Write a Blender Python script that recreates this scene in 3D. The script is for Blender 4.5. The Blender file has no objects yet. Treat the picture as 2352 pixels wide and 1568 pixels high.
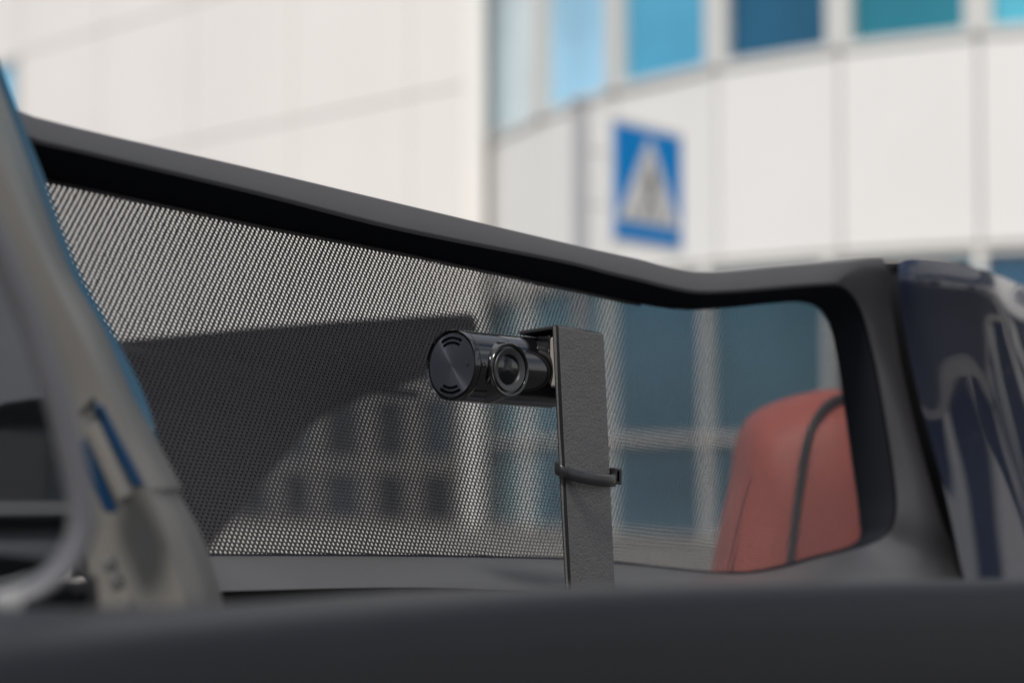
import bpy, bmesh, math, random
import numpy as np
from mathutils import Vector, Matrix
random.seed(7)
sc = bpy.context.scene
C = sc.collection

# ---------------------------------------------------------------- camera
EYE = Vector((0, 0, 1.1)); K = 36 / 85 / 2352
PITCH = math.atan(266 * K)
cd = bpy.data.cameras.new('camera'); cam = bpy.data.objects.new('camera', cd); C.objects.link(cam)
cam.location = EYE; cam.rotation_euler = (math.pi / 2 + PITCH, 0, 0)
cd.lens = 85; cd.sensor_width = 36; cd.clip_start = 0.05; cd.clip_end = 1000
cd.dof.use_dof = True; cd.dof.focus_distance = 1.33; cd.dof.aperture_fstop = 6.2; cd.dof.aperture_blades = 9
sc.camera = cam
# ---------------------------------------------------------------- world and sun
SUN_EL, SUN_ROT = math.radians(52), math.radians(203)   # direction the light comes from: behind the camera
w = bpy.data.worlds.new('World'); sc.world = w; w.use_nodes = True
nt = w.node_tree; bg = nt.nodes['Background']
sky = nt.nodes.new('ShaderNodeTexSky'); sky.sky_type = 'NISHITA'; sky.sun_disc = False
sky.sun_elevation = SUN_EL; sky.sun_rotation = SUN_ROT; sky.altitude = 100; sky.dust_density = 1.5
tc = nt.nodes.new('ShaderNodeTexCoord'); mp = nt.nodes.new('ShaderNodeMapping'); mp.inputs['Scale'].default_value = (1, 1, 2.4)
no = nt.nodes.new('ShaderNodeTexNoise'); no.inputs['Scale'].default_value = 2.1; no.inputs['Detail'].default_value = 8; no.inputs['Roughness'].default_value = .58
rp = nt.nodes.new('ShaderNodeValToRGB'); rp.color_ramp.elements[0].position = .40; rp.color_ramp.elements[1].position = .56
mx = nt.nodes.new('ShaderNodeMix'); mx.data_type = 'RGBA'; mx.inputs['B'].default_value = (7.5, 7.5, 7.6, 1)
L = nt.links.new
L(tc.outputs['Generated'], mp.inputs[0]); L(mp.outputs[0], no.inputs['Vector']); L(no.outputs['Fac'], rp.inputs[0])
L(rp.outputs[0], mx.inputs['Factor']); L(sky.outputs[0], mx.inputs['A']); L(mx.outputs['Result'], bg.inputs[0])
bg.inputs[1].default_value = 0.09
sd = bpy.data.lights.new('sun', 'SUN'); sd.energy = 2.2; sd.angle = math.radians(12); sd.color = (1, .95, .88)
sun = bpy.data.objects.new('sun', sd); C.objects.link(sun)
az = SUN_ROT
sdir = Vector((math.sin(az) * math.cos(SUN_EL), math.cos(az) * math.cos(SUN_EL), math.sin(SUN_EL)))
sun.rotation_euler = sdir.to_track_quat('Z', 'Y').to_euler()
sun.location = (0, 0, 20)
sc.view_settings.view_transform = 'Standard'; sc.view_settings.look = 'None'
sc.view_settings.exposure = 0.33; sc.view_settings.gamma = 1
sc.cycles.max_bounces = 8; sc.cycles.transparent_max_bounces = 12

X, Y, Z = Vector((1, 0, 0)), Vector((0, 1, 0)), Vector((0, 0, 1))
# ---------------------------------------------------------------- helpers
def ray(u, v):
    x = (u - 1176) * K; z = (784 - v) * K
    c, s = math.cos(PITCH), math.sin(PITCH)
    return Vector((x, c - s * z, s + c * z))
def P(u, v, d):                       # photo position and a real distance in metres
    r = ray(u, v); return EYE + r * (d / r.y)
PA = P(120, 700, 1.15); PB = P(1900, 700, 1.8)
E = Vector((PB.x - PA.x, PB.y - PA.y, 0)).normalized()        # runs along the screen, away to the right
N = Vector((E.y, -E.x, 0))                                    # faces the viewer
if N.dot(EYE - PA) < 0: N = -N
def Q(u, v, off=0.0):                 # point on the upright plane of the screen, moved off metres to the viewer
    r = ray(u, v); t = (N.dot(PA) + off - N.dot(EYE)) / N.dot(r)
    return EYE + r * t
def spline(pts, n, closed=False):     # Catmull-Rom, n steps between controls
    m = len(pts); out = []
    for i in range(m if closed else m - 1):
        if closed: a, b, c, d = (pts[(i + k) % m] for k in (-1, 0, 1, 2))
        else: a, b, c, d = pts[max(i - 1, 0)], pts[i], pts[i + 1], pts[min(i + 2, m - 1)]
        for j in range(n):
            t = j / n
            out.append(0.5 * ((2 * b) + (c - a) * t + (2 * a - 5 * b + 4 * c - d) * t * t + (3 * b - a - 3 * c + d) * t ** 3))
    if not closed: out.append(pts[-1].copy())
    return out
def link(name, me, mat, parent=None):
    o = bpy.data.objects.new(name, me); C.objects.link(o)
    if mat: me.materials.append(mat)
    if parent:
        o.parent = parent
        o.matrix_parent_inverse = Matrix.Translation(parent.location).inverted()
    return o
def smooth(me, ang=None):
    for p in me.polygons: p.use_smooth = True
    if ang:
        try: me.set_sharp_from_angle(angle=math.radians(ang))
        except Exception: pass
def mesh(name, verts, faces, mat, parent=None, sm=False, ang=None):
    me = bpy.data.meshes.new(name); me.from_pydata([tuple(v) for v in verts], [], faces); me.update()
    bm = bmesh.new(); bm.from_mesh(me); bmesh.ops.remove_doubles(bm, verts=bm.verts, dist=1e-6)
    bmesh.ops.recalc_face_normals(bm, faces=bm.faces); bm.to_mesh(me); bm.free()
    if sm: smooth(me, ang)
    return link(name, me, mat, parent)
def loft(name, curves, mat, parent=None, close_u=False, close_v=False, ang=40, cap=False):
    n = len(curves[0]); m = len(curves)
    vs = [p for c in curves for p in c]; fs = []
    for i in range(m if close_v else m - 1):
        for j in range(n if close_u else n - 1):
            a = i * n + j; b = i * n + (j + 1) % n; c = ((i + 1) % m) * n + (j + 1) % n; d = ((i + 1) % m) * n + j
            fs.append((a, b, c, d))
    if cap:
        fs.append(tuple(range(n))); fs.append(tuple((m - 1) * n + k for k in range(n)))
    return mesh(name, vs, fs, mat, parent, True, ang)
def slab(name, poly, vec, mat, parent=None, bevel=0.0, seg=3):  # polygon with a thickness
    n = len(poly); vs = list(poly) + [p + vec for p in poly]
    fs = [tuple(range(n)), tuple(range(2 * n - 1, n - 1, -1))] + [(i, (i + 1) % n, n + (i + 1) % n, n + i) for i in range(n)]
    o = mesh(name, vs, fs, mat, parent, bevel > 0, 35)
    if bevel: bev(o, bevel, seg)
    return o
def bev(o, wdt, seg=3, ang=30):
    m = o.modifiers.new('bevel', 'BEVEL'); m.width = wdt; m.segments = seg; m.limit_method = 'ANGLE'; m.angle_limit = math.radians(ang); m.harden_normals = True
    for p in o.data.polygons: p.use_smooth = True
def boxes(name, items, mat, parent=None, bevel=0):              # items: (centre, half sizes, 3 axes)
    vs = []; fs = []
    for c, h, ax in items:
        b = len(vs)
        for sx in (-1, 1):
            for sy in (-1, 1):
                for sz in (-1, 1): vs.append(c + ax[0] * h[0] * sx + ax[1] * h[1] * sy + ax[2] * h[2] * sz)
        fs += [tuple(b + k for k in f) for f in ((0, 1, 3, 2), (4, 6, 7, 5), (0, 4, 5, 1), (2, 3, 7, 6), (0, 2, 6, 4), (1, 5, 7, 3))]
    me = bpy.data.meshes.new(name); me.from_pydata([tuple(v) for v in vs], [], fs); me.update()
    bm = bmesh.new(); bm.from_mesh(me); bmesh.ops.recalc_face_normals(bm, faces=bm.faces); bm.to_mesh(me); bm.free()
    o = link(name, me, mat, parent)
    if bevel: bev(o, bevel, 2)
    return o
def tube(name, pts, r, mat, parent=None, closed=False, seg=12, radii=None, flat=1.0):
    n = len(pts); rings = []
    up = Vector((0, 0, 1))
    for i, p in enumerate(pts):
        a = pts[i - 1] if (i > 0 or closed) else p; b = pts[(i + 1) % n] if (i < n - 1 or closed) else p
        t = (b - a).normalized(); s = t.cross(N).normalized(); q = s.cross(t).normalized()
        rr = radii[i] if radii else r
        rings.append([p + s * rr * math.cos(k * 2 * math.pi / seg) + q * rr * flat * math.sin(k * 2 * math.pi / seg) for k in range(seg)])
    return loft(name, rings, mat, parent, close_u=True, close_v=closed, ang=60, cap=not closed)
def lathe(name, prof, origin, axis, mat, parent=None, seg=64, ang=35, xdir=None):
    axis = axis.normalized(); s = (xdir or axis.cross(Vector((0, 0, 1)))).normalized(); q = axis.cross(s).normalized()
    rings = [[origin + axis * h + (s * math.cos(k * 2 * math.pi / seg) + q * math.sin(k * 2 * math.pi / seg)) * r for k in range(seg)] for r, h in prof]
    return loft(name, rings, mat, parent, close_u=True, ang=ang)
def thing(name, label, cat, loc, group=None):
    o = bpy.data.objects.new(name, None); C.objects.link(o); o.location = loc; o.empty_display_size = .1
    o['label'] = label; o['category'] = cat
    if group: o['group'] = group
    return o

# ---------------------------------------------------------------- materials
def mat(name, col, rough=.5, metal=0.0, coat=0.0, grain=None, bump=0.0, vary=0.0, vscale=3.0, spec=.5, aniso=None, coatr=.04, sheen=0):
    m = bpy.data.materials.new(name); m.use_nodes = True; t = m.node_tree; b = t.nodes['Principled BSDF']
    b.inputs['Base Color'].default_value = (*col, 1); b.inputs['Roughness'].default_value = rough; b.inputs['Metallic'].default_value = metal
    b.inputs['Coat Weight'].default_value = coat; b.inputs['Coat Roughness'].default_value = coatr; b.inputs['Specular IOR Level'].default_value = spec
    if sheen: b.inputs['Sheen Weight'].default_value = sheen
    co = t.nodes.new('ShaderNodeTexCoord')
    if grain:
        n = t.nodes.new('ShaderNodeTexNoise'); n.inputs['Scale'].default_value = grain; n.inputs['Detail'].default_value = 3
        t.links.new(co.outputs['Object'], n.inputs['Vector'])
        bp = t.nodes.new('ShaderNodeBump'); bp.inputs['Strength'].default_value = bump; bp.inputs['Distance'].default_value = .3 / grain
        t.links.new(n.outputs['Fac'], bp.inputs['Height']); t.links.new(bp.outputs[0], b.inputs['Normal'])
    if vary:
        n2 = t.nodes.new('ShaderNodeTexNoise'); n2.inputs['Scale'].default_value = vscale; n2.inputs['Detail'].default_value = 6
        t.links.new(co.outputs['Object'], n2.inputs['Vector'])
        mr = t.nodes.new('ShaderNodeMapRange'); mr.inputs['To Min'].default_value = 1 - vary; mr.inputs['To Max'].default_value = 1 + vary
        t.links.new(n2.outputs['Fac'], mr.inputs['Value'])
        vm = t.nodes.new('ShaderNodeVectorMath'); vm.operation = 'SCALE'; vm.inputs[0].default_value = col
        t.links.new(mr.outputs[0], vm.inputs['Scale']); t.links.new(vm.outputs[0], b.inputs['Base Color'])
        mr2 = t.nodes.new('ShaderNodeMapRange'); mr2.inputs['To Min'].default_value = rough * (1 - vary * .5); mr2.inputs['To Max'].default_value = min(1, rough * (1 + vary * .5))
        t.links.new(n2.outputs['Fac'], mr2.inputs['Value']); t.links.new(mr2.outputs[0], b.inputs['Roughness'])
    return m
M = {}
M['frame'] = mat('charcoal_textured_plastic', (.082, .081, .086), .32, grain=1400, bump=.5, vary=.12, vscale=14, spec=.75)
M['door'] = mat('dark_door_plastic', (.0100, .0102, .0130), .42, grain=900, bump=.2, vary=.2, vscale=10, spec=.3)
M['reveal_shade'] = mat('reveal_shade_black', (.024, .026, .032), .95, spec=0)  # frame reveal in near-black, its shade put into the colour
M['black'] = mat('black_trim', (.008, .008, .009), .7)
M['fabric'] = mat('black_knitted_mesh', (.082, .078, .080), .60, spec=.4)
M['pillar'] = mat('grey_pillar_paint', (.175, .168, .156), .42, grain=500, bump=.1, vary=.1, vscale=6, spec=.3)
M['pillar_dark'] = mat('grey_pillar_lining', (.10, .098, .095), .5, grain=500, bump=.1, vary=.1, vscale=6)
M['blueglass'] = mat('blue_glass_edge', (.012, .075, .130), .25)
M['blueslot'] = mat('deep_blue_glass', (.002, .03, .08), .35)
M['seal'] = mat('satin_grey_seal', (.10, .10, .112), .42)
M['farbody'] = mat('dark_lining', (.038, .035, .037), .75, grain=700, bump=.3)
M['seam'] = mat('lining_seam', (.052, .05, .052), .6)
M['seat'] = mat('red_leather', (.68, .160, .122), .5, grain=420, bump=.5, vary=.1, vscale=9)
M['seatfold'] = mat('dark_red_fold_shade', (.16, .03, .03), .6)  # darker red stands for shade along a seat fold
M['piping'] = mat('dark_piping', (.035, .04, .045), .5)
M['bracket'] = mat('powder_coated_steel', (.122, .119, .118), .40, grain=750, bump=1.0, vary=.15, vscale=60)
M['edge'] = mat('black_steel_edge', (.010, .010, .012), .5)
M['gloss'] = mat('glossy_black_plastic', (.006, .006, .007), .12, coat=.6)
M['satin'] = mat('satin_black_plastic', (.012, .012, .013), .38, grain=2500, bump=.08)
M['ring'] = mat('anodised_dark_ring', (.06, .06, .062), .42, metal=.4)
M['lens'] = mat('coated_lens_glass', (.003, .006, .006), .10, spec=.3)
M['lensbright'] = mat('lens_inner_element', (.03, .032, .033), .15, metal=.5)
M['void'] = mat('speaker_slot_void', (.001, .001, .001), .9, spec=0)
M['pad'] = mat('grey_adhesive_pad', (.30, .28, .26), .5)
M['tie'] = mat('black_nylon', (.018, .018, .02), .28, grain=300, bump=.05)
M['paint'] = mat('navy_car_paint', (.004, .010, .032), .5, coat=.8, coatr=.02, spec=.1)
M['mirror'] = mat('silvered_mirror', (.45, .47, .50), .03, metal=1)
M['white'] = mat('white_marking', (.7, .7, .68), .5)
M['wall'] = mat('white_cladding', (.795, .77, .742), .5, vary=.06, vscale=.35)
M['wallr'] = mat('white_cladding_panels', (.73, .725, .715), .5, vary=.06, vscale=.6)
M['joint'] = mat('cladding_joint', (.66, .645, .625), .7)
M['alu'] = mat('aluminium_mullion', (.62, .62, .60), .4, metal=.2)
M['dullalu'] = mat('dull_grey_frame', (.20, .195, .185), .5)  # duller grey than the other mullions, for the left wing's ground floor
M['whitebar'] = mat('white_glazing_bar', (.80, .79, .76), .4)
M['asphalt'] = mat('asphalt', (.055, .054, .053), .85, grain=60, bump=.4, vary=.3, vscale=.5)
M['paving'] = mat('pavement_slabs', (.34, .32, .29), .8, vary=.15, vscale=.8)
M['kerb'] = mat('kerb_stone', (.38, .37, .35), .8, vary=.1)
M['post'] = mat('galvanised_post', (.42, .42, .43), .5, metal=.3)
M['signblue'] = mat('sign_blue', (.0, .28, .74), .6, spec=.1)
M['signwhite'] = mat('sign_white', (.84, .82, .79), .5)
M['signblack'] = mat('sign_figure', (.16, .155, .15), .5)
M['oppwall'] = mat('pale_render', (.55, .53, .50), .8, vary=.08, vscale=.4)
M['oppglass'] = mat('dark_window_glass', (.02, .03, .04), .08, coat=.5)
M['tyre'] = mat('tyre_rubber', (.02, .02, .02), .8)
M['rim'] = mat('alloy_rim', (.4, .4, .4), .35, metal=.9)
M['marking'] = mat('mirror_code_print', (.42, .42, .41), .6)
M['tail'] = mat('red_tail_lamp', (.35, .01, .01), .2, coat=.6)
M['carblack'] = mat('black_car_paint', (.012, .012, .014), .25, coat=1)
def glass(name, col, rough=.12, metal=.55):
    return mat(name, col, rough, metal=metal, vary=.5, vscale=.55)  # blotchy tint stands in for uneven reflections across the pane
t = M['bracket'].node_tree; b = t.nodes['Principled BSDF']; n3 = t.nodes.new('ShaderNodeTexNoise'); n3.inputs['Scale'].default_value = 110; n3.inputs['Detail'].default_value = 4
b3 = t.nodes.new('ShaderNodeBump'); b3.inputs['Distance'].default_value = .0012; b3.inputs['Strength'].default_value = .3
co_ = [n for n in t.nodes if n.type == 'TEX_COORD'][0]; first = b.inputs['Normal'].links[0].from_socket
t.links.new(co_.outputs['Object'], n3.inputs['Vector']); t.links.new(n3.outputs['Fac'], b3.inputs['Height']); t.links.new(first, b3.inputs['Normal']); t.links.new(b3.outputs[0], b.inputs['Normal'])
# radially brushed cap
bm_ = bpy.data.materials.new('radially_brushed_cap'); bm_.use_nodes = True; t = bm_.node_tree; b = t.nodes['Principled BSDF']
b.inputs['Base Color'].default_value = (.13, .135, .165, 1); b.inputs['Metallic'].default_value = .9; b.inputs['Roughness'].default_value = .26
b.inputs['Anisotropic'].default_value = .96
M['cap'] = bm_
# ================================================================ the setting
def sheet(name, x0, x1, y0, y1, z, m, kind='structure'):
    o = mesh(name, [Vector((x0, y0, z)), Vector((x1, y0, z)), Vector((x1, y1, z)), Vector((x0, y1, z))], [(0, 1, 2, 3)], m)
    o['kind'] = kind; return o
sheet('ground', -400, 400, -400, 400, 0, M['asphalt'])
o = boxes('pavement', [(Vector((0, 24, .06)), (60, 12.5, .06), (Vector((1, 0, 0)), Vector((0, 1, 0)), Vector((0, 0, 1))))], M['paving']); o['kind'] = 'structure'
o = boxes('kerb', [(Vector((0, 11.4, .07)), (60, .1, .07), (Vector((1, 0, 0)), Vector((0, 1, 0)), Vector((0, 0, 1))))], M['kerb']); o['kind'] = 'structure'

def winframe(name, plan, u0, u1, z0, z1, off, th, bar, m, parent):
    a, b_ = plan(u0), plan(u1); t_ = (b_ - a); ln = t_.length; t_.normalize(); nn = Vector((t_.y, -t_.x, 0))
    if nn.dot(-a) < 0: nn = -nn
    vs = []
    for o_ in (off, off - th):
        for q in (0, bar):
            for x_, z_ in ((q, z0 + q), (ln - q, z0 + q), (ln - q, z1 - q), (q, z1 - q)): vs.append(a + t_ * x_ + nn * o_ + Z * z_)
    fs = []
    for k in range(4):
        k2 = (k + 1) % 4
        fs += [(k, k2, 4 + k2, 4 + k), (8 + k, 12 + k, 12 + k2, 8 + k2), (k, 8 + k, 8 + k2, k2), (4 + k, 4 + k2, 12 + k2, 12 + k)]
    return mesh(name, vs, fs, m, parent)
# ---- office building: two wings
def interp(tab, u):
    if u <= tab[0][0]: (a, fa), (b_, fb) = tab[0], tab[1]
    elif u >= tab[-1][0]: (a, fa), (b_, fb) = tab[-2], tab[-1]
    else:
        for (a, fa), (b_, fb) in zip(tab, tab[1:]):
            if a <= u <= b_: break
    return fa + (fb - fa) * (u - a) / (b_ - a)
RT = [(1050, 690), (1176, 755), (1311, 805), (1436, 853), (1621, 893), (1901, 938), (2226, 975), (2500, 1000), (3000, 1020)]
def planR(u):
    if u > 2860: return planR(2860) + Vector((.92, -.39, 0)) * (u - 2860) * .012
    d = 32.5 * 755 / interp(RT, u); p = P(u, 700, d); return Vector((p.x, p.y, 0))
def planL(u):
    d = 2.5 / (.0625 + (u - 440) * 1.78e-5); p = P(u, 500, d); return Vector((p.x, p.y, 0))
def heightR(u, v): return P(u, v, 32.5 * 755 / interp(RT, u)).z
def heightL(u, v): return P(u, v, 2.5 / (.0625 + (u - 440) * 1.78e-5)).z
def seg(plan, u0, u1, z0, z1, off, th):       # box along the facade, outer face off metres in front of it
    a, b_ = plan(u0), plan(u1); t_ = (b_ - a); ln = t_.length; t_.normalize(); nn = Vector((t_.y, -t_.x, 0))
    if nn.dot(-a) < 0: nn = -nn
    c = (a + b_) / 2 + nn * (off - th / 2); c.z = (z0 + z1) / 2
    return (c, (ln / 2, th / 2, (z1 - z0) / 2), (t_, nn, Z))
bld = thing('office_building', 'pale office building with white cladding panels and blue window bands, blurred behind the car', 'building', planR(1700))
zsill = heightR(1436, 197); ztop = zsill + 3.4; zlow = heightR(2226, 570)
ums = [1090, 1242, 1412, 1648, 1931, 2253, 2560, 2860] + [2860 + 260 * q for q in range(1, 11)]
LM = [1084, 1210, 1398, 1622, 1905, 2253, 2560, 2860]
# substrate behind all joints
for a, b_ in zip(ums, ums[1:]): boxes('wall', [seg(planR, a, b_, 0.0, 16, -.14, .3)], M['joint'], bld)
gl = {0: ('pale_sky_pane', (.62, .74, .80)), 1: ('light_blue_pane', (.33, .66, .90)), 2: ('teal_pane', (.09, .41, .62)),  # differing tones put sky and street reflections into the pane colour
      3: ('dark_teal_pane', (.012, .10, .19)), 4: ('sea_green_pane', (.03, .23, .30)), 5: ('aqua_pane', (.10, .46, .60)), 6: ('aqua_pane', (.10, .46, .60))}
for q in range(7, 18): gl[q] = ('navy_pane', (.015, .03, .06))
for k, (a, b_) in enumerate(zip(ums, ums[1:])):
    da = 6 if k else 30
    g1, g2 = a + 14, b_ - 14
    boxes('cladding_panel', [seg(planR, a + 4, b_ - 4, zlow + .05, zsill - .06, .0, .12)], M['wallr'], bld, .01)
    boxes('cladding_panel', [seg(planR, a + 5, b_ - 5, ztop + .05, ztop + 2.9, .0, .12)], M['wallr'], bld, .01)
    if k > 6: g1, g2 = a + 16, b_ - 16
    w1 = winframe('window', planR, g1 - 3, g2 + 3, zsill - .05, ztop + .05, .03, .3, .1, M['alu'], bld)
    boxes('pane', [seg(planR, g1, g2, zsill + .06, ztop - .06, -.08, .04)], glass(*gl[k], .12, .15 if k < 2 else .45), w1)
    if k < 7: g1, g2 = LM[k] + 6, LM[k + 1] - 6
    if k > 6:
        boxes('cladding_panel', [seg(planR, a + 5, a + 62 + 20 * (k % 3), .15, zlow - .05, .0, .12)], M['wallr'], bld, .01)
        g1 = a + 76 + 20 * (k % 3)
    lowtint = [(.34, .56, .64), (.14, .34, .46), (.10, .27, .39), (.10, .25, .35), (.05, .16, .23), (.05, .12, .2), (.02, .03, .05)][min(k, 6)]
    for (z0, z1) in ((1.345, zlow - .04), (.2, 1.285)):
        w2 = winframe('window', planR, g1 - 3, g2 + 3, z0 - .03, z1 + .03, .03, .3, .035, M['whitebar'] if k < 7 else M['black'], bld)
        boxes('pane', [seg(planR, g1, g2, z0 + .05, z1 - .05, -.08, .04)], glass('street_pane', lowtint), w2)
for a in ums: boxes('mullion', [seg(planR, a - 12, a + 12, zsill, ztop, .04, .3), ], M['alu'], bld)
for a in LM: boxes('mullion', [seg(planR, a - 5, a + 5, .0, zlow, .06, .3), ], M['whitebar'], bld)
# left wing
LU = [-420, -140, 40, 225, 440, 670, 940, 1094]
zL = [0, heightL(670, 800), heightL(440, 325), heightL(440, 8), heightL(440, -310), heightL(440, -620)]
boxes('wall', [seg(planL, -420, 1092, 3.3, 16, -.12, .4)], M['joint'], bld)
cl = []
for i, (a, b_) in enumerate(zip(LU, LU[1:])):
    for z0, z1 in zip(zL[1:], zL[2:]):
        if i == 1 and abs(z0 - zL[2]) < .01:
            continue
        g = 1.6
        boxes('cladding_panel', [seg(planL, a + g, b_ - g, z0 + .012, z1 - .012, 0, .12)], M['wall'], bld, .008)
wv = winframe('window', planL, -136, 38, zL[2] + .02, zL[3] - .02, .05, .3, .12, M['alu'], bld)
boxes('pane', [seg(planL, -134, 32, zL[2] + .15, zL[3] - .12, -.02, .06)], glass('sky_blue_pane', (.2, .6, .9), .15, .1), wv)
# return wall between the wings
pc = planL(1092); pr = planR(1100); tt = (pr - pc); ln = tt.length; tt.normalize()
boxes('return_wall', [((pc + pr) / 2 + Z * 8, (ln / 2 + .3, .15, 8), (tt, Vector((-tt.y, tt.x, 0)), Z))], M['wall'], bld)
# ground floor glazing of the left wing
cols = [300, 480, 640, 735, 850, 955, 1063, 1092]
zb = [0.15, heightL(850, 1260), heightL(850, 1082), heightL(850, 900), heightL(850, 800)]
zz = [.12, 1.02, 2.1, zL[1]]
boxes('wall', [seg(planL, -420, 1092, 0, 3.3, -.35, .2)], M['pillar_dark'], bld)
for i, (a, b_) in enumerate(zip(cols, cols[1:])):
    for j, (z0, z1) in enumerate(zip(zz, zz[1:])):
        wd = winframe('window', planL, a + 8, b_ - 8, z0, z1 - .08, .04, .2, .08, M['dullalu'], bld)
        tint = (.02, .03, .045) if (i + j) % 3 else (.05, .08, .11)
        boxes('pane', [seg(planL, a + 10, b_ - 10, z0 + .08, z1 - .14, -.05, .06)], glass('dark_street_pane', tint), wd)
for a in cols: boxes('mullion', [seg(planL, a - 17, a + 17, 0, zL[1], .05, .3)], M['dullalu'], bld)
for q in (zz[1], zz[2]): boxes('string_course', [seg(planL, -420, 1090, q - .14, q + .08, .07, .3)], M['dullalu'], bld)

# ---- buildings across the street behind the viewer (they show in the glossy parts)
ob = thing('apartment_block', 'rendered block across the street, seen only as reflections in glossy parts', 'building', (-6, -24, 0))
def blk(x0, x1, y, h, parent):
    boxes('wall', [(Vector(((x0 + x1) / 2, y - 4, h / 2)), ((x1 - x0) / 2, 4, h / 2), (X, Y, Z))], M['oppwall'], parent)
    boxes('roof', [(Vector(((x0 + x1) / 2, y - 3.8, h + .15)), ((x1 - x0) / 2 + .3, 4.3, .15), (X, Y, Z))], M['post'], parent)
    n = int((x1 - x0) / 3)
    for r_ in range(int(h / 3.2)):
        for q in range(n):
            cx = x0 + (q + .5) * (x1 - x0) / n
            wdw = boxes('window', [(Vector((cx, y + .03, 1.9 + r_ * 3.2)), (.8, .05, .85), (X, Y, Z))], M['alu'], parent)
            boxes('pane', [(Vector((cx, y + .07, 1.9 + r_ * 3.2)), (.7, .03, .75), (X, Y, Z))], M['oppglass'], wdw)
blk(-30, 2, -24, 7, ob)
ob2 = thing('brick_block', 'taller block across the street, seen only as reflections in glossy parts', 'building', (20, -30, 0))
blk(8, 30, -30, 10, ob2)
# dark car parked behind, shown in the door mirror
pk = thing('parked_car', 'black car parked across the road, reflected in the door mirror', 'car', (.1, -8.0, 0))
def ycurve(x, pts): return [Vector((x, p[0], p[1])) for p in pts]
prof = [(-2.1, .35), (-2.15, .7), (-2.0, .95), (-1.3, 1.02), (-.7, 1.42), (.6, 1.45), (1.2, 1.05), (2.0, .9), (2.15, .6), (2.1, .3)]
rings = []
for xx, sc_ in ((-.86, .90), (-.9, .97), (-.6, 1), (.6, 1), (.9, .97), (.86, .90)):
    rings.append([Vector((pk.location.x + p[0] * 1.0, pk.location.y + xx * (1 if p[1] < 1 else .8), .3 + (p[1] - .3) * sc_)) for p in spline([Vector((a, b_, 0)) for a, b_ in prof], 4)] if False else
                 [Vector((pk.location.x + q.x, pk.location.y + xx * (1 if q.y < 1.0 else .82), .3 + (q.y - .3) * sc_)) for q in spline([Vector((a, b_, 0)) for a, b_ in prof], 4)])
loft('body', rings, M['carblack'], pk, cap=True, close_u=True)
for sx in (-1.35, 1.35):
    for sy in (-.8, .8):
        wh = lathe('wheel', [(.0, -.1), (.31, -.1), (.33, -.07), (.33, .07), (.31, .1), (0, .1)], pk.location + Vector((sx, sy, .33)), Y, M['tyre'], pk, 32)
        lathe('rim', [(.0, -.11), (.2, -.105), (.21, -.09)], pk.location + Vector((sx, sy, .33)), Y * (1 if sy < 0 else -1), M['rim'], wh, 24)
for sy in (-.7, .7):
    boxes('tail_lamp', [(pk.location + Vector((2.0, sy, .8)), (.14, .14, .06), (X, Y, Z))], M['tail'], pk, .02)

# ---- crossing sign on its post
d0 = 14.0
a, b_, c, d = P(1404, 280, d0), P(1560, 312, d0 * 1.052), P(1562, 573, d0 * 1.052), P(1404, 548, d0)
h0 = (a.z + b_.z) / 2; h1 = (c.z + d.z) / 2
sx = Vector((b_.x - a.x, b_.y - a.y, 0)); sw = sx.length; sx.normalize(); sn = Vector((sx.y, -sx.x, 0))
pp = P(1333, 500, 13.8)
sign = thing('crossing_sign', 'blue square pedestrian crossing sign with white triangle, blurred beyond the car', 'road sign', (pp.x, pp.y, 0))
ctr = Vector(((a.x + b_.x) / 2, (a.y + b_.y) / 2, (h0 + h1) / 2)); hs = (h0 - h1) / 2
boxes('post', [(Vector((pp.x, pp.y, (P(1333, 240, 13.8).z) / 2)), (.042, .042, P(1333, 240, 13.8).z / 2), (X, Y, Z))], M['post'], sign, .015)
boxes('post_cap', [(Vector((pp.x, pp.y, P(1333, 240, 13.8).z + .02)), (.055, .055, .02), (X, Y, Z))], M['post'], sign, .01)
bs = Vector((pp.x, pp.y, 0))
for zo in (-.45, .45):
    e_ = ctr - sn * .05; e_ = Vector((e_.x, e_.y, 0)); mid = (bs + e_) / 2 + Z * (ctr.z + zo * hs); dv = (e_ - bs); dl = dv.length; dv.normalize()
    boxes('support_arm', [(mid, (dl / 2, .006, .008), (dv, Vector((-dv.y, dv.x, 0)), Z))], M['signwhite'], sign)
boxes('sign_border', [(ctr, (sw / 2 + .03, .012, hs + .03), (sx, sn, Z))], M['signwhite'], sign, .006)
boxes('sign_face', [(ctr + sn * .012, (sw / 2 - .01, .006, hs - .01), (sx, sn, Z))], M['signblue'], sign)
def onsign(x, z, o_=.022): return ctr + sx * x * sw / 2 + Z * z * hs + sn * o_
tri = [onsign(-.92, -.66), onsign(.92, -.66), onsign(.02, .86)]
slab('sign_triangle', tri, -sn * .002, M['signwhite'], sign)
fig = [[(-.02, .34), (.06, .44), (.13, .36), (.08, .27), (0, .27)],
       [(-.03, .24), (.12, .24), (.17, -.05), (.02, -.10), (-.06, .0)],
       [(-.03, .2), (-.16, .02), (-.12, -.02), (0, .1)], [(.12, .2), (.24, .05), (.2, .0), (.1, .1)],
       [(.0, -.05), (-.2, -.45), (-.12, -.47), (.1, -.1)], [(.06, -.08), (.24, -.45), (.15, -.47), (.0, -.12)]]
for nm, pl in zip(('figure_head', 'figure_torso', 'figure_arm', 'figure_arm', 'figure_leg', 'figure_leg'), fig):
    slab(nm, [onsign(x_, z_, .026) for x_, z_ in pl], -sn * .001, M['signblack'], sign)
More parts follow.
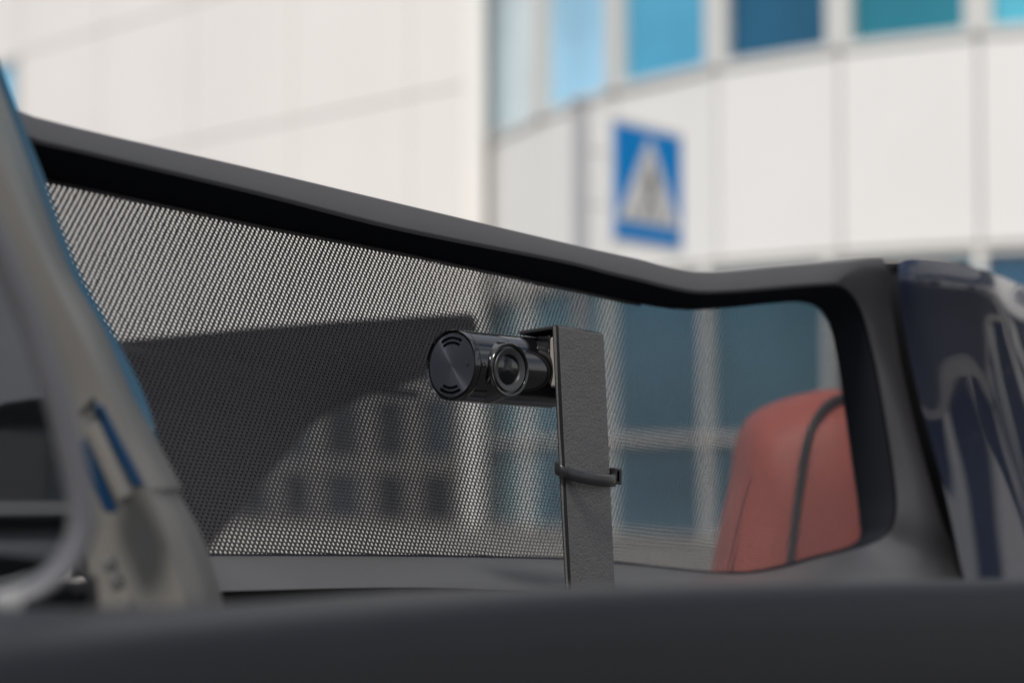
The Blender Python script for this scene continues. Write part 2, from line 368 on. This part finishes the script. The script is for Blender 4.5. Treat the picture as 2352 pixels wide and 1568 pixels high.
for k in range(4):
    x0 = -.62 + k * .36
    slab('crossing_stripe', [onsign(x0, -.58, .026), onsign(x0 + .14, -.58, .026), onsign(x0 * .9 + .14, -.5, .026), onsign(x0 * .9 + .02, -.5, .026)], -sn * .001, M['signblack'], sign)

# ================================================================ the car
car = thing('convertible_car', 'open car with charcoal framed mesh screen, red seat and navy body panel', 'car', (0.1, 1.3, 0))
ST = [  # opening, lip, outer edge; each u, v, metres towards the viewer
 ((-60,374,.003),(-100,288,.030),(-160,208,.029)), ((110,410,.003),(90,332,.030),(80,268,.029)), ((240,440,.003),(240,366,.030),(240,308,.029)),
 ((588,514,.003),(588,448,.030),(588,388,.029)), ((919,578,.003),(919,531,.030),(919,467,.029)),
 ((1286,656,.003),(1286,603,.030),(1286,554,.029)), ((1400,681,.003),(1400,631,.030),(1400,580,.029)), ((1470,695,.003),(1470,647,.030),(1470,595,.029)),
 ((1530,706,.003),(1530,662,.030),(1530,611,.029)), ((1600,711,.003),(1600,674,.030),(1600,624,.029)),
 ((1680,706,.003),(1680,672,.030),(1680,623,.029)), ((1760,698,.003),(1760,666,.030),(1800,611,.029)), 
 ((1840,693,.003),(1885,656,.030),(1930,600,.029)), ((1887,706,.003),(1939,661,.028),(2012,591,.029)),
 ((1913,740,.003),(1976,709,.026),(2036,607,.030)), ((1930,810,.003),(2003,800,.026),(2053,735,.030)), ((1944,900,.003),(2024,905,.026),(2079,878,.032)),
 ((1969,1076,.003),(2052,1076,.026),(2129,1077,.034)), ((1983,1185,.003),(2058,1180,.026),(2165,1200,.036)),
 ((1978,1243,.003),(2020,1240,.020),(2212,1350,.040)), ((1882,1275,.003),(1890,1279,.010),(1900,1380,.05)),
 ((1714,1312,.003),(1714,1317,.007),(1714,1378,.06)), ((1470,1294,.003),(1470,1299,.007),(1470,1370,.07)),
 ((1299,1280,.003),(1299,1285,.007),(1299,1362,.07)), ((967,1273,.003),(967,1278,.007),(967,1348,.07)),
 ((498,1271,.003),(498,1276,.007),(515,1357,.07)), ((400,1270,.003),(380,1276,.008),(300,1362,.06)),
 ((200,960,.003),(150,960,.020),(80,960,.02)), ((50,680,.003),(10,680,.028),(-60,680,.029))]
cO = spline([Q(*s[0]) for s in ST], 6, True); cL = spline([Q(*s[1]) for s in ST], 6, True); cT = spline([Q(*s[2]) for s in ST], 6, True)
cen = sum(cT, Vector()) / len(cT)
cB = [p - N * .004 for p in cO]
cM = []                                          # softly crowned front face
for l_, t_ in zip(cL, cT):
    m_ = (l_ + t_) / 2 + N * .0012; cM.append(m_)
cM1 = [l_ + (t_ - l_) * .12 + N * .0012 for l_, t_ in zip(cL, cT)]
cM2 = [l_ + (t_ - l_) * .88 + N * .0002 for l_, t_ in zip(cL, cT)]
cT2 = [t_ - N * .022 for t_ in cT]
cOb = [o_ * .8 + t_ * .2 - N * .008 for o_, t_ in zip(cO, cT)]
fr = loft('screen_frame', [cL, cM1, cM, cM2, cT, cT2, cOb, cB], M['frame'], car, close_u=True, ang=28)
bev(fr, .0016, 3, 32)
loft('shaded_reveal', [cB, cO, [l_ - N * .0012 + (o_ - l_) * .02 for o_, l_ in zip(cO, cL)]], M['reveal_shade'], car, close_u=True, ang=60)  # frame's inner face, split off darker to hold the shade under the lip
# knitted mesh: every hole is real, cells laid in brick order on the screen plane
s0 = E.dot(Q(-80, 700) - PA); s1 = E.dot(Q(2010, 700) - PA)
zlo = min(p.z for p in cO) - .006; zhi = max(p.z for p in cO) + .004
CW = .00365
ang_ = np.array([225, 270, 315, 0, 45, 90, 135, 180]) * np.pi / 180
cs = np.array([[-.5, -.5], [0, -.5], [.5, -.5], [.5, 0], [.5, .5], [0, .5], [-.5, .5], [-.5, 0]])
loop = np.array([(E.dot(p - PA), p.z) for p in cO])
def inside(px, pz):
    ins = np.zeros(px.shape, bool); n = len(loop)
    for i in range(n):
        x1, z1 = loop[i]; x2, z2 = loop[(i + 1) % n]
        if z1 == z2: continue
        c_ = ((z1 > pz) != (z2 > pz)) & (px < (x2 - x1) * (pz - z1) / (z2 - z1) + x1); ins ^= c_
    return ins
ztop = loop[:, 1].max() + .012
def rowz(j, s_):            # the knit stretches: rows are tight at the top left and open out downwards and to the right
    return ztop - .042 * s_ - (j * (.00138 + .00045 * s_) + j * j * (.0000030 - .0000012 * s_)) \
        + .0005 * np.sin(s_ * 17 + j * .05) + .0003 * np.sin(s_ * 52 + j * .21)
NR = 150; nc = int((s1 - s0) / CW) + 3
R_, Cc = np.meshgrid(np.arange(NR), np.arange(-1, nc), indexing='ij'); jr = R_.ravel().astype(float)
cx = (s0 + Cc * CW - ((R_ * .27) % 1) * CW).ravel()
cz = rowz(jr, cx)
keep = np.zeros(cx.shape, bool)
for dx, dz in ((0, 0), (.006, 0), (-.006, 0), (0, .005), (0, -.005)): keep |= inside(cx + dx, cz + dz)
cx = cx[keep]; jr = jr[keep]; nn_ = len(cx)
rng = np.random.default_rng(3); jit = rng.normal(0, .03, (nn_, 2))
hrow = rowz(jr, cx) - rowz(jr + 1, cx)
hz = np.interp(hrow * 1000, [1.4, 2.2], [.45, .36])
hw = (.20 + .035 * np.clip(cx / .8, 0, 1))
hx_ = np.cos(ang_)[None] * hw[:, None] + jit[:, :1]; hz_ = np.sin(ang_)[None] * hz[:, None]
hx_ = hx_ - hz_ * (hrow / CW)[:, None] * .55
hxw = np.clip(hx_, -.46, .46)
S = np.concatenate([cx[:, None] + cs[:, 0] * CW, cx[:, None] + hxw * CW], 1)
J = np.concatenate([jr[:, None] - cs[:, 1] + 0 * cx[:, None], jr[:, None] - hz_], 1)
S = S + .0006 * np.sin(J * .045 + S * 9)
Zz = rowz(J, S)
thread = np.array([1, .2, 1, .5, 1, .2, 1, .5]) * .00028
off = np.concatenate([np.tile(thread, (nn_, 1)), np.tile(np.full(8, -.00012), (nn_, 1))], 1)
V = np.stack([PA.x + E.x * S + N.x * off, PA.y + E.y * S + N.y * off, Zz], 2).reshape(-1, 3)
base = (np.arange(nn_) * 16)[:, None, None]
k8 = np.arange(8); q8 = np.stack([k8, (k8 + 1) % 8, 8 + (k8 + 1) % 8, 8 + k8], 1)[None]
F = (base + q8).reshape(-1, 4)
me = bpy.data.meshes.new('mesh_fabric'); me.vertices.add(len(V)); me.vertices.foreach_set('co', V.astype(np.float32).ravel())
me.loops.add(F.size); me.loops.foreach_set('vertex_index', F.ravel().astype(np.int32))
me.polygons.add(len(F)); me.polygons.foreach_set('loop_start', (np.arange(len(F)) * 4).astype(np.int32)); me.update(calc_edges=True)
mo = link('mesh_fabric', me, M['fabric'], car)
# stitched hem under the top rail
hp = [Q(u, v + 5, .0035) for u, v in ((100, 408), (240, 439), (588, 514), (919, 578), (1286, 656), (1470, 695))]
hp = spline(hp, 110); tube('hem', hp, .001, M['fabric'], car, seg=6, radii=[.0013 if i % 2 else .0007 for i in range(len(hp))])
# side pillar with its slots
def poly(pts, d): return [P(u, v, d(u, v) if callable(d) else d) for u, v in pts]
pd = lambda u, v: .93 + (v - 700) * -.00006
outer = [(-60, 60), (-2, 195), (48, 325), (102, 480), (160, 622), (237, 755), (303, 905), (360, 1010), (412, 1108), (418, 1124), (410, 1130), (455, 1210), (490, 1300), (512, 1384), (520, 1470)]
ridge = [(-150, 60), (-75, 195), (-20, 325), (45, 480), (110, 622), (180, 760), (250, 900), (290, 1010), (335, 1108), (342, 1122), (345, 1130), (375, 1210), (400, 1300), (425, 1384), (430, 1470)]
inner = [(-300, 60), (-220, 195), (-150, 325), (-90, 480), (-30, 622), (40, 760), (110, 900), (140, 1010), (170, 1108), (175, 1122), (177, 1130), (190, 1210), (204, 1300), (210, 1384), (212, 1470)]
pc0 = spline([P(u, v, .985) for u, v in outer], 3); pc1 = spline([P(u, v, .945) for u, v in ridge], 3); pc2 = spline([P(u, v, .965) for u, v in inner], 3)
mid01 = [(x_ * .45 + y_ * .55) + Vector((0, -.008, 0)) for x_, y_ in zip(pc0, pc1)]
mid12 = [(x_ + y_) / 2 + Vector((0, -.004, 0)) for x_, y_ in zip(pc1, pc2)]
bk = [p + Vector((-.022, .02, 0)) for p in pc0]; bk2 = [p + Vector((.005, .03, 0)) for p in pc2]
loft('side_pillar', [pc0, mid01, pc1, mid12, pc2, bk2, bk], M['pillar'], car, close_v=True, ang=60)
def strip(name, top, bot, wd, d, m, th=.004):
    a_, b2 = P(*top, d), P(*bot, d); q = Vector(((wd) * K * d, 0, 0))
    return slab(name, [a_ - q / 2, a_ + q / 2, b2 + q / 2, b2 - q / 2], Vector((0, th, 0)), m, car, .0012)
sy = .924
strip('slot_trim', (218, 925), (318, 1118), 30, sy, M['blueslot'])
strip('slot_trim', (184, 1005), (256, 1176), 34, sy, M['blueslot'])
slab('cover_strip', poly([(186, 985), (206, 940), (224, 965), (290, 1110), (305, 1140), (272, 1165), (246, 1115), (212, 1040)], .921), Vector((0, .01, 0)), M['pillar'], car, .003)
slab('notch', poly([(178, 950), (214, 908), (220, 926), (190, 955)], .918), Vector((0, .004, 0)), M['black'], car, .001)
slab('clip', poly([(230, 1285), (252, 1276), (266, 1308), (243, 1318)], .93), Vector((0, .01, 0)), M['pillar_dark'], car, .0015)
slab('clip', poly([(246, 1322), (268, 1314), (282, 1348), (260, 1360)], .93), Vector((0, .01, 0)), M['pillar_dark'], car, .0015)
# tinted glass edge that shows beside the pillar
ge0 = spline([P(u, v, .992) for u, v in ((-40, 120), (10, 262), (60, 400), (100, 515), (150, 640), (215, 751), (280, 900), (345, 1010))], 5)
ge1 = spline([P(u, v, 1.0) for u, v in ((-10, 120), (44, 262), (102, 408), (138, 515), (190, 640), (263, 770), (330, 905), (364, 1010))], 5)
ge2 = [p + Vector((-.002, .005, 0)) for p in ge1]; ge3 = [p + Vector((-.006, .006, 0)) for p in ge0]
loft('windscreen_glass', [ge3, ge0, ge1, ge2], M['blueglass'], car, close_v=True, ang=40)
# door mirror
tp = [P(u, v, .76) for u, v in ((-120, 380), (-60, 455), (-5, 560), (35, 650), (75, 745), (110, 850), (142, 950), (168, 1060), (184, 1150), (183, 1225), (150, 1295), (85, 1350), (0, 1378), (-120, 1398), (-330, 1400), (-420, 1250), (-430, 900), (-340, 550), (-240, 400))]
rim_ = spline(tp, 6, True)
tube('mirror_housing', rim_, .0026, M['seal'], car, closed=True, seg=16, flat=2.2)
mc = sum(rim_, Vector()) / len(rim_)
rv = Vector((.0, 1, -.03)).normalized()
RAD = .7; mn = Vector((.10, -1, .02)).normalized(); sc0 = P(60, 1040, .775) - mn * RAD + Vector((.010, 0, .026))
mr_ = []
for f in [i / 14 for i in range(15)]:
    ring_ = []
    for p in rim_:
        q = mc + (p - mc) * f * 1.0; q = Vector((q.x, 0, q.z)); dx, dz = q.x - sc0.x, q.z - sc0.z
        ring_.append(Vector((q.x, sc0.y - math.sqrt(max(RAD ** 2 - dx * dx - dz * dz, 0)), q.z)))
    mr_.append(ring_)
loft('mirror_glass', mr_[:], M['mirror'], car, close_u=True, ang=180)
for k in range(5):
    boxes('mirror_marking', [(P(2 + k * 11, 1385 - k * 1.5, .7515), (.0004, .0002, .0026), (X, Y, Z))], M['marking'], car)
hb = [p + (mc - p) * -.02 + Vector((0, .012, 0)) for p in rim_]; hb2 = [mc + (p - mc) * .8 + Vector((-.02, .06, 0)) for p in rim_]; hb3 = [mc + (p - mc) * .3 + Vector((-.02, .075, 0)) for p in rim_]
loft('mirror_shell', [hb, hb2, hb3], M['door'], car, close_u=True)
for k in range(4):
    tube('bellows_rib', spline([P(10, 1402 + k * 7, .80), P(110, 1386 + k * 7, .80), P(205, 1352 + k * 9, .80)], 8), .0011, M['black'], car, seg=8)
slab('mirror_foot', [P(-250, 1385, .82), P(60, 1372, .82), P(130, 1350, .82), P(165, 1330, .82), P(176, 1440, .82), P(-250, 1460, .82)], Vector((0, .05, 0)), M['black'], car, .002)
# the door whose top runs across the foreground
def dd(u): return 1 / (1.60 - u * .00019)
us = [-500, -100, 200, 515, 967, 1300, 1700, 2000, 2400, 2900]
vb = [1415, 1398, 1394, 1384, 1352, 1344, 1341, 1334, 1325, 1310]
vf = [1560, 1500, 1465, 1430, 1388, 1362, 1346, 1338, 1329, 1314]
D0 = spline([P(u, v, dd(u) + .09) + Vector((0, 0, -.35)) for u, v in zip(us, vb)], 8)
D1 = spline([P(u, v, dd(u) + .085) for u, v in zip(us, vb)], 8)
D2 = spline([P(u, v, dd(u) + .004) for u, v in zip(us, vf)], 8)
D3 = [p + Vector((.001, -.006, -.005)) for p in D2]
D3b = [p + Vector((.001, -.010, -.014)) for p in D2]
D4 = [p + Vector((.002, -.011, -.06)) for p in D2]
D5 = [p + Vector((.0, .035, -.40)) for p in D2]; D6 = [p + Vector((.0, .09, -.75)) for p in D2]
dr = loft('door', [D0, D1, D2, D3, D3b, D4, D5, D6], M['door'], car, ang=80)
# interior below the ledge
slab('interior_trim', [P(-200, 1345, 1.2), P(500, 1345, 1.24), P(900, 1345, 1.33), P(2300, 1400, 1.95), P(2300, 1700, 1.95), P(-200, 1900, 1.2)], Vector((0, .02, 0)), M['black'], car)
# far side lining seen through the mesh
fp = [(150, 795), (290, 782), (560, 752), (800, 733), (1000, 722), (1092, 716), (1096, 770), (1040, 840), (930, 880), (820, 915), (735, 955), (700, 985), (600, 1105), (500, 1225), (440, 1300), (150, 1330)]
fo = slab('side_lining', [P(u, v, 1.98 + max(0, v - 780) * .0011) for u, v in fp], Vector((0, .05, 0)), M['farbody'], car, .006)
for c_, r_ in (([(280, 800), (500, 835), (740, 880), (960, 905)], .0035), ([(300, 905), (420, 925), (545, 952)], .003)):
    tube('seam', spline([P(u, v, 1.965 + max(0, v - 780) * .0011) for u, v in c_], 8), r_, M['seam'], car, seg=8)
# red seat
so = [(1632, 1420), (1656, 1310), (1675, 1210), (1697, 1110), (1712, 1010), (1730, 965), (1762, 936), (1810, 915), (1860, 900), (1905, 893), (1960, 896), (2010, 915), (2060, 960), (2120, 1100), (2150, 1420)]
seatd = 2.02
s_o = spline([P(u, v, seatd + .03) for u, v in so], 4)
def inset(pts, c0, f, dy): return [c0 + (p - c0) * f + Vector((0, dy, 0)) for p in pts]
sc_c = P(1880, 1420, seatd + .03)
st = loft('seat', [inset(s_o, sc_c, .97, .12), inset(s_o, sc_c, 1, .07), inset(s_o, sc_c, 1.0, .01), inset(s_o, sc_c, .955, -.03), inset(s_o, sc_c, .82, -.055), inset(s_o, sc_c, .5, -.06), inset(s_o, sc_c, .05, -.06)], M['seat'], car, ang=80)
tube('piping', spline([P(*q) for q in ((1805, 1400, 1.991), (1815, 1290, 1.990), (1832, 1150, 1.990), (1848, 1040, 1.992), (1868, 975, 1.998), (1900, 930, 2.008), (1950, 908, 2.017), (2010, 903, 2.020))], 6), .0036, M['piping'], st, seg=10)
tube('fold_shade', spline([P(u, v, 2.018) for u, v in ((1668, 1350), (1690, 1240), (1715, 1130), (1735, 1030))], 6), .0010, M['seatfold'], st, seg=8)  # thin dark tube in place of the shaded fold in the leather
# glossy navy body panel at the right
k0 = [(2064, 600, .048), (2064, 640, .052), (2074, 735, .049), (2096, 850, .046), (2130, 985, .045), (2168, 1120, .047), (2215, 1330, .054), (2250, 1450, .060)]
k1 = [(2100, 593, .052), (2105, 640, .057), (2120, 735, .053), (2150, 850, .049), (2190, 985, .047), (2235, 1120, .049), (2290, 1330, .056), (2330, 1450, .062)]
k2 = [(2190, 600, .054), (2190, 648, .060), (2215, 735, .055), (2240, 850, .050), (2275, 985, .048), (2320, 1120, .050), (2390, 1330, .057), (2430, 1450, .063)]
k3 = [(2272, 625, .054), (2276, 668, .060), (2282, 735, .055), (2300, 850, .050), (2335, 985, .048), (2375, 1120, .050), (2440, 1330, .057), (2490, 1450, .063)]
k4 = [(2330, 648, .02), (2330, 700, .046), (2360, 800, .042), (2400, 900, .038), (2440, 1010, .036), (2480, 1120, .036), (2540, 1330, .036), (2570, 1450, .03)]
k5 = [(2420, 690, -.02), (2440, 740, .01), (2480, 800, .0), (2540, 900, -.01), (2580, 1010, -.02), (2620, 1120, -.02), (2660, 1330, -.02), (2700, 1450, -.02)]
kk = [spline([Q(*p) for p in c_], 6) for c_ in (k0, k1, k2, k3, k4, k5)]
kk2 = []
for i in range(len(kk[0])):
    kk2.append(spline([c_[i] for c_ in kk], 6))
kk2 = [[p + Vector((0, .05, -.004)) for p in kk2[0]]] + kk2
kk3 = [[r_[0] + Vector((.012, .03, 0))] + r_ for r_ in kk2]
bp_ = loft('body_panel', kk3, M['paint'], car, ang=60)
slab('panel_gap', [Q(2030, 600, -.01), Q(2070, 600, -.01), Q(2110, 760, -.01), Q(2260, 1400, -.01), Q(2180, 1400, -.01), Q(2050, 900, -.01)], -N * .01, M['black'], car)

# ================================================================ bracket, tie, dash camera
bd = 1.325
BA = P(1283, 748, bd); EB = Vector((.60, .80, 0)).normalized(); NB = Vector((EB.y, -EB.x, 0))
def BQ(u, v, off=0):
    r = ray(u, v); t_ = (NB.dot(BA) + off - NB.dot(EYE)) / NB.dot(r); return EYE + r * t_
br = [(1283, 748), (1318, 754), (1352, 762), (1387, 767), (1398, 1010), (1416, 1420), (1316.5, 1420), (1299, 1084)]
bx = thing('metal_bracket', 'flat charcoal steel strip standing upright, its top folded over the small camera', 'bracket', BQ(1365, 1400))
slab('upright', [BQ(u, v) for u, v in br], -NB * .0026 + Vector((-.0012, 0, 0)), M['bracket'], bx, .0005, 2)
edge = [(1283, 748), (1299, 1084), (1316.5, 1420)]
ee = spline([BQ(u - 1, v, -.0002) for u, v in edge], 4)
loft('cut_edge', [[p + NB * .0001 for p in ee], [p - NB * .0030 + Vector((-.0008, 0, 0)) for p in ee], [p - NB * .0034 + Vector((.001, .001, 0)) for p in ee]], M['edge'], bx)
ft0, ft1 = BQ(1282, 745, -.001), BQ(1384, 764, -.001)
fl = -NB * .022 + Vector((-.004, -.004, -.0030))
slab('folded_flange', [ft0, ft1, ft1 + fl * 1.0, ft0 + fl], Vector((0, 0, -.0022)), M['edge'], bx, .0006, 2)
# cable tie
tie = thing('cable_tie', 'thin black nylon cable tie looped round the upright metal strip', 'cable tie', BQ(1350, 1085))
ca, cb_ = BQ(1291, 1079, .0), BQ(1409, 1094, 0); cc = (ca + cb_) / 2 - NB * .002; hl = (cb_ - ca).length / 2
tdir = (cb_ - ca).normalized()
def ring_pts(h, rr=1.0):
    out = []
    for k in range(72):
        a_ = k / 72 * 2 * math.pi
        x_ = math.copysign(abs(math.cos(a_)) ** .8, math.cos(a_)) * (hl + .0006 * rr) ; y_ = math.sin(a_) * (.0085 if math.sin(a_) > 0 else .007) + .0006 * rr * math.copysign(1, math.sin(a_))
        out.append(cc + tdir * x_ + NB * y_ + Z * (h - y_ * .42))
    return out
hh = .0032
loft('band', [ring_pts(hh), ring_pts(hh * .8, 1.5), ring_pts(-hh * .8, 1.5), ring_pts(-hh), ring_pts(-hh, -1), ring_pts(hh, -1)], M['tie'], tie, close_u=True, close_v=True, ang=50)
hc = BQ(1414, 1093, .0)
boxes('head', [(hc, (.0034, .0022, .0046), (tdir, NB, Z))], M['tie'], tie, .0007)
boxes('head_slot', [(hc + NB * .0022 - tdir * .0006, (.0008, .0003, .0030), (tdir, NB, Z))], M['void'], tie)
boxes('tail', [(hc + tdir * .0038 - Z * .0005, (.0008, .0012, .0006), (tdir, NB, Z))], M['tie'], tie, .0003)

# dash camera: axis runs back to the right, lens looks towards the viewer
capc = P(1033, 838, 1.300); AX = Vector((.70, .715, -.035)).normalized()
LN = Vector((AX.y, -AX.x, 0)).normalized(); LN = (LN + Z * -.0).normalized(); UPC = AX.cross(LN).normalized()
if UPC.z < 0: UPC = -UPC
RB = .0193
dc = thing('dash_camera', 'small glossy black cylindrical camera held sideways on the metal strip', 'camera', capc + AX * .03)
lathe('body', [(0, .003), (.0178, .003), (.0186, .0014), (RB - .0003, .0006), (RB, .0016), (RB, .0040), (RB - .0005, .0043), (RB - .0005, .0048), (RB, .0051), (RB, .0775), (RB - .001, .0785), (RB - .004, .0800), (0, .0800)], capc, AX, M['gloss'], dc, 96, 30)
lathe('end_cap', [(.0001, .0012), (.006, .0012), (.012, .0013), (.0172, .0016), (.0175, .0024)], capc, AX, M['cap'], dc, 128, 60)
t = M['cap'].node_tree; tg = t.nodes.new('ShaderNodeVectorMath'); geo = t.nodes.new('ShaderNodeNewGeometry')
sub = t.nodes.new('ShaderNodeVectorMath'); sub.operation = 'SUBTRACT'; sub.inputs[1].default_value = capc
tg.operation = 'CROSS_PRODUCT'; tg.inputs[1].default_value = AX
t.links.new(geo.outputs['Position'], sub.inputs[0]); t.links.new(sub.outputs[0], tg.inputs[0]); t.links.new(tg.outputs[0], t.nodes['Principled BSDF'].inputs['Tangent'])
def arc(name, r0, a0, a1, wd, h):
    ps = []
    for k in range(25):
        a_ = math.radians(a0 + (a1 - a0) * k / 24); ps.append((a_, k))
    c1 = [capc - AX * -.0004 + (UPC * math.sin(a_) + LN * math.cos(a_)) * (r0 - wd / 2) + AX * (h) for a_, k in ps]
    c2 = [capc - AX * -.0004 + (UPC * math.sin(a_) + LN * math.cos(a_)) * (r0 + wd / 2) + AX * (h) for a_, k in ps]
    c3 = [p + AX * .0015 for p in c2]; c4 = [p + AX * .0015 for p in c1]
    return loft(name, [c1, c2, c3, c4], M['void'], dc, close_v=True)
arc('speaker_slot', .0148, 62, 122, .0012, .0005); arc('speaker_slot', .0122, 62, 122, .0012, .0005)
arc('speaker_slot', .0148, 238, 298, .0012, .0005); arc('speaker_slot', .0122, 242, 294, .0012, .0005)
lathe('microphone_hole', [(0, -.0002), (.0009, -.0002), (.0011, .0006)], capc + LN * .0120 + AX * .0010, AX, M['gloss'], dc, 20)
# raised lens mount
lc = capc + AX * .0252 - UPC * .0016
sd_ = [(.0153, .0150), (.0149, .0185), (.0147, .0200), (.0145, .0208), (.0141, .0211), (.0132, .0210), (.0128, .0206), (.0126, .0196), (.0115, .0196)]
flare = []
for rr, hh_ in [(.0178, .0050), (.0162, .0115)] + sd_: flare.append((rr, hh_))
lathe('lens_housing', flare, lc, LN, M['gloss'], dc, 96, 40, xdir=AX)
lathe('lens_ring', [(.0119, .0192), (.0119, .0205), (.0115, .0210), (.0086, .0201), (.0083, .0196), (.0081, .0180)], lc, LN, M['ring'], dc, 96, 30, xdir=AX)
lathe('lens', [(.0001, .0196), (.0030, .0194), (.0060, .0190), (.0083, .0182)], lc, LN, M['lens'], dc, 64, 60, xdir=AX)
lathe('inner_lens', [(.0001, .0206), (.0008, .0204), (.0016, .0200), (.0021, .0195)], lc, LN, M['lensbright'], dc, 32, 60, xdir=AX)
lathe('sensor_hole', [(.0001, .0), (.0008, .0), (.0010, .0003), (.0013, .0004)], capc + AX * .0066 + LN * (RB - .00015), LN, M['void'], dc, 24)
# top insert line and lower facet
for sgn, a0 in ((1, 62), (-1, -58)):
    a_ = math.radians(a0)
    lnp = [capc + AX * s_ + (UPC * math.sin(a_) + LN * math.cos(a_)) * (RB + .00002) for s_ in (.006, .012, .020, .027)]
    a2 = math.radians(a0 - sgn * 14)
    lnp.append(capc + AX * .032 + (UPC * math.sin(a2) + LN * math.cos(a2)) * (RB + .0000))
    tube('shell_seam', spline(lnp, 6), .00022, M['satin'], dc, seg=6)
# mount: arm and adhesive pad between camera and strip
mpc = BQ(1283, 828, -.003)
pe = -NB
boxes('mount_arm', [(capc + AX * .078 - Z * .002, (.012, .010, .0135), (AX, LN, Z))], M['satin'], dc, .004)
boxes('mount_plate', [(P(1256, 828, 1.336) , (.0034, .005, .0145), (EB, NB, Z))], M['gloss'], dc, .0017)
boxes('adhesive_pad', [(P(1271, 832, 1.334), (.0034, .005, .0140), (EB, NB, Z))], M['pad'], dc, .0017)
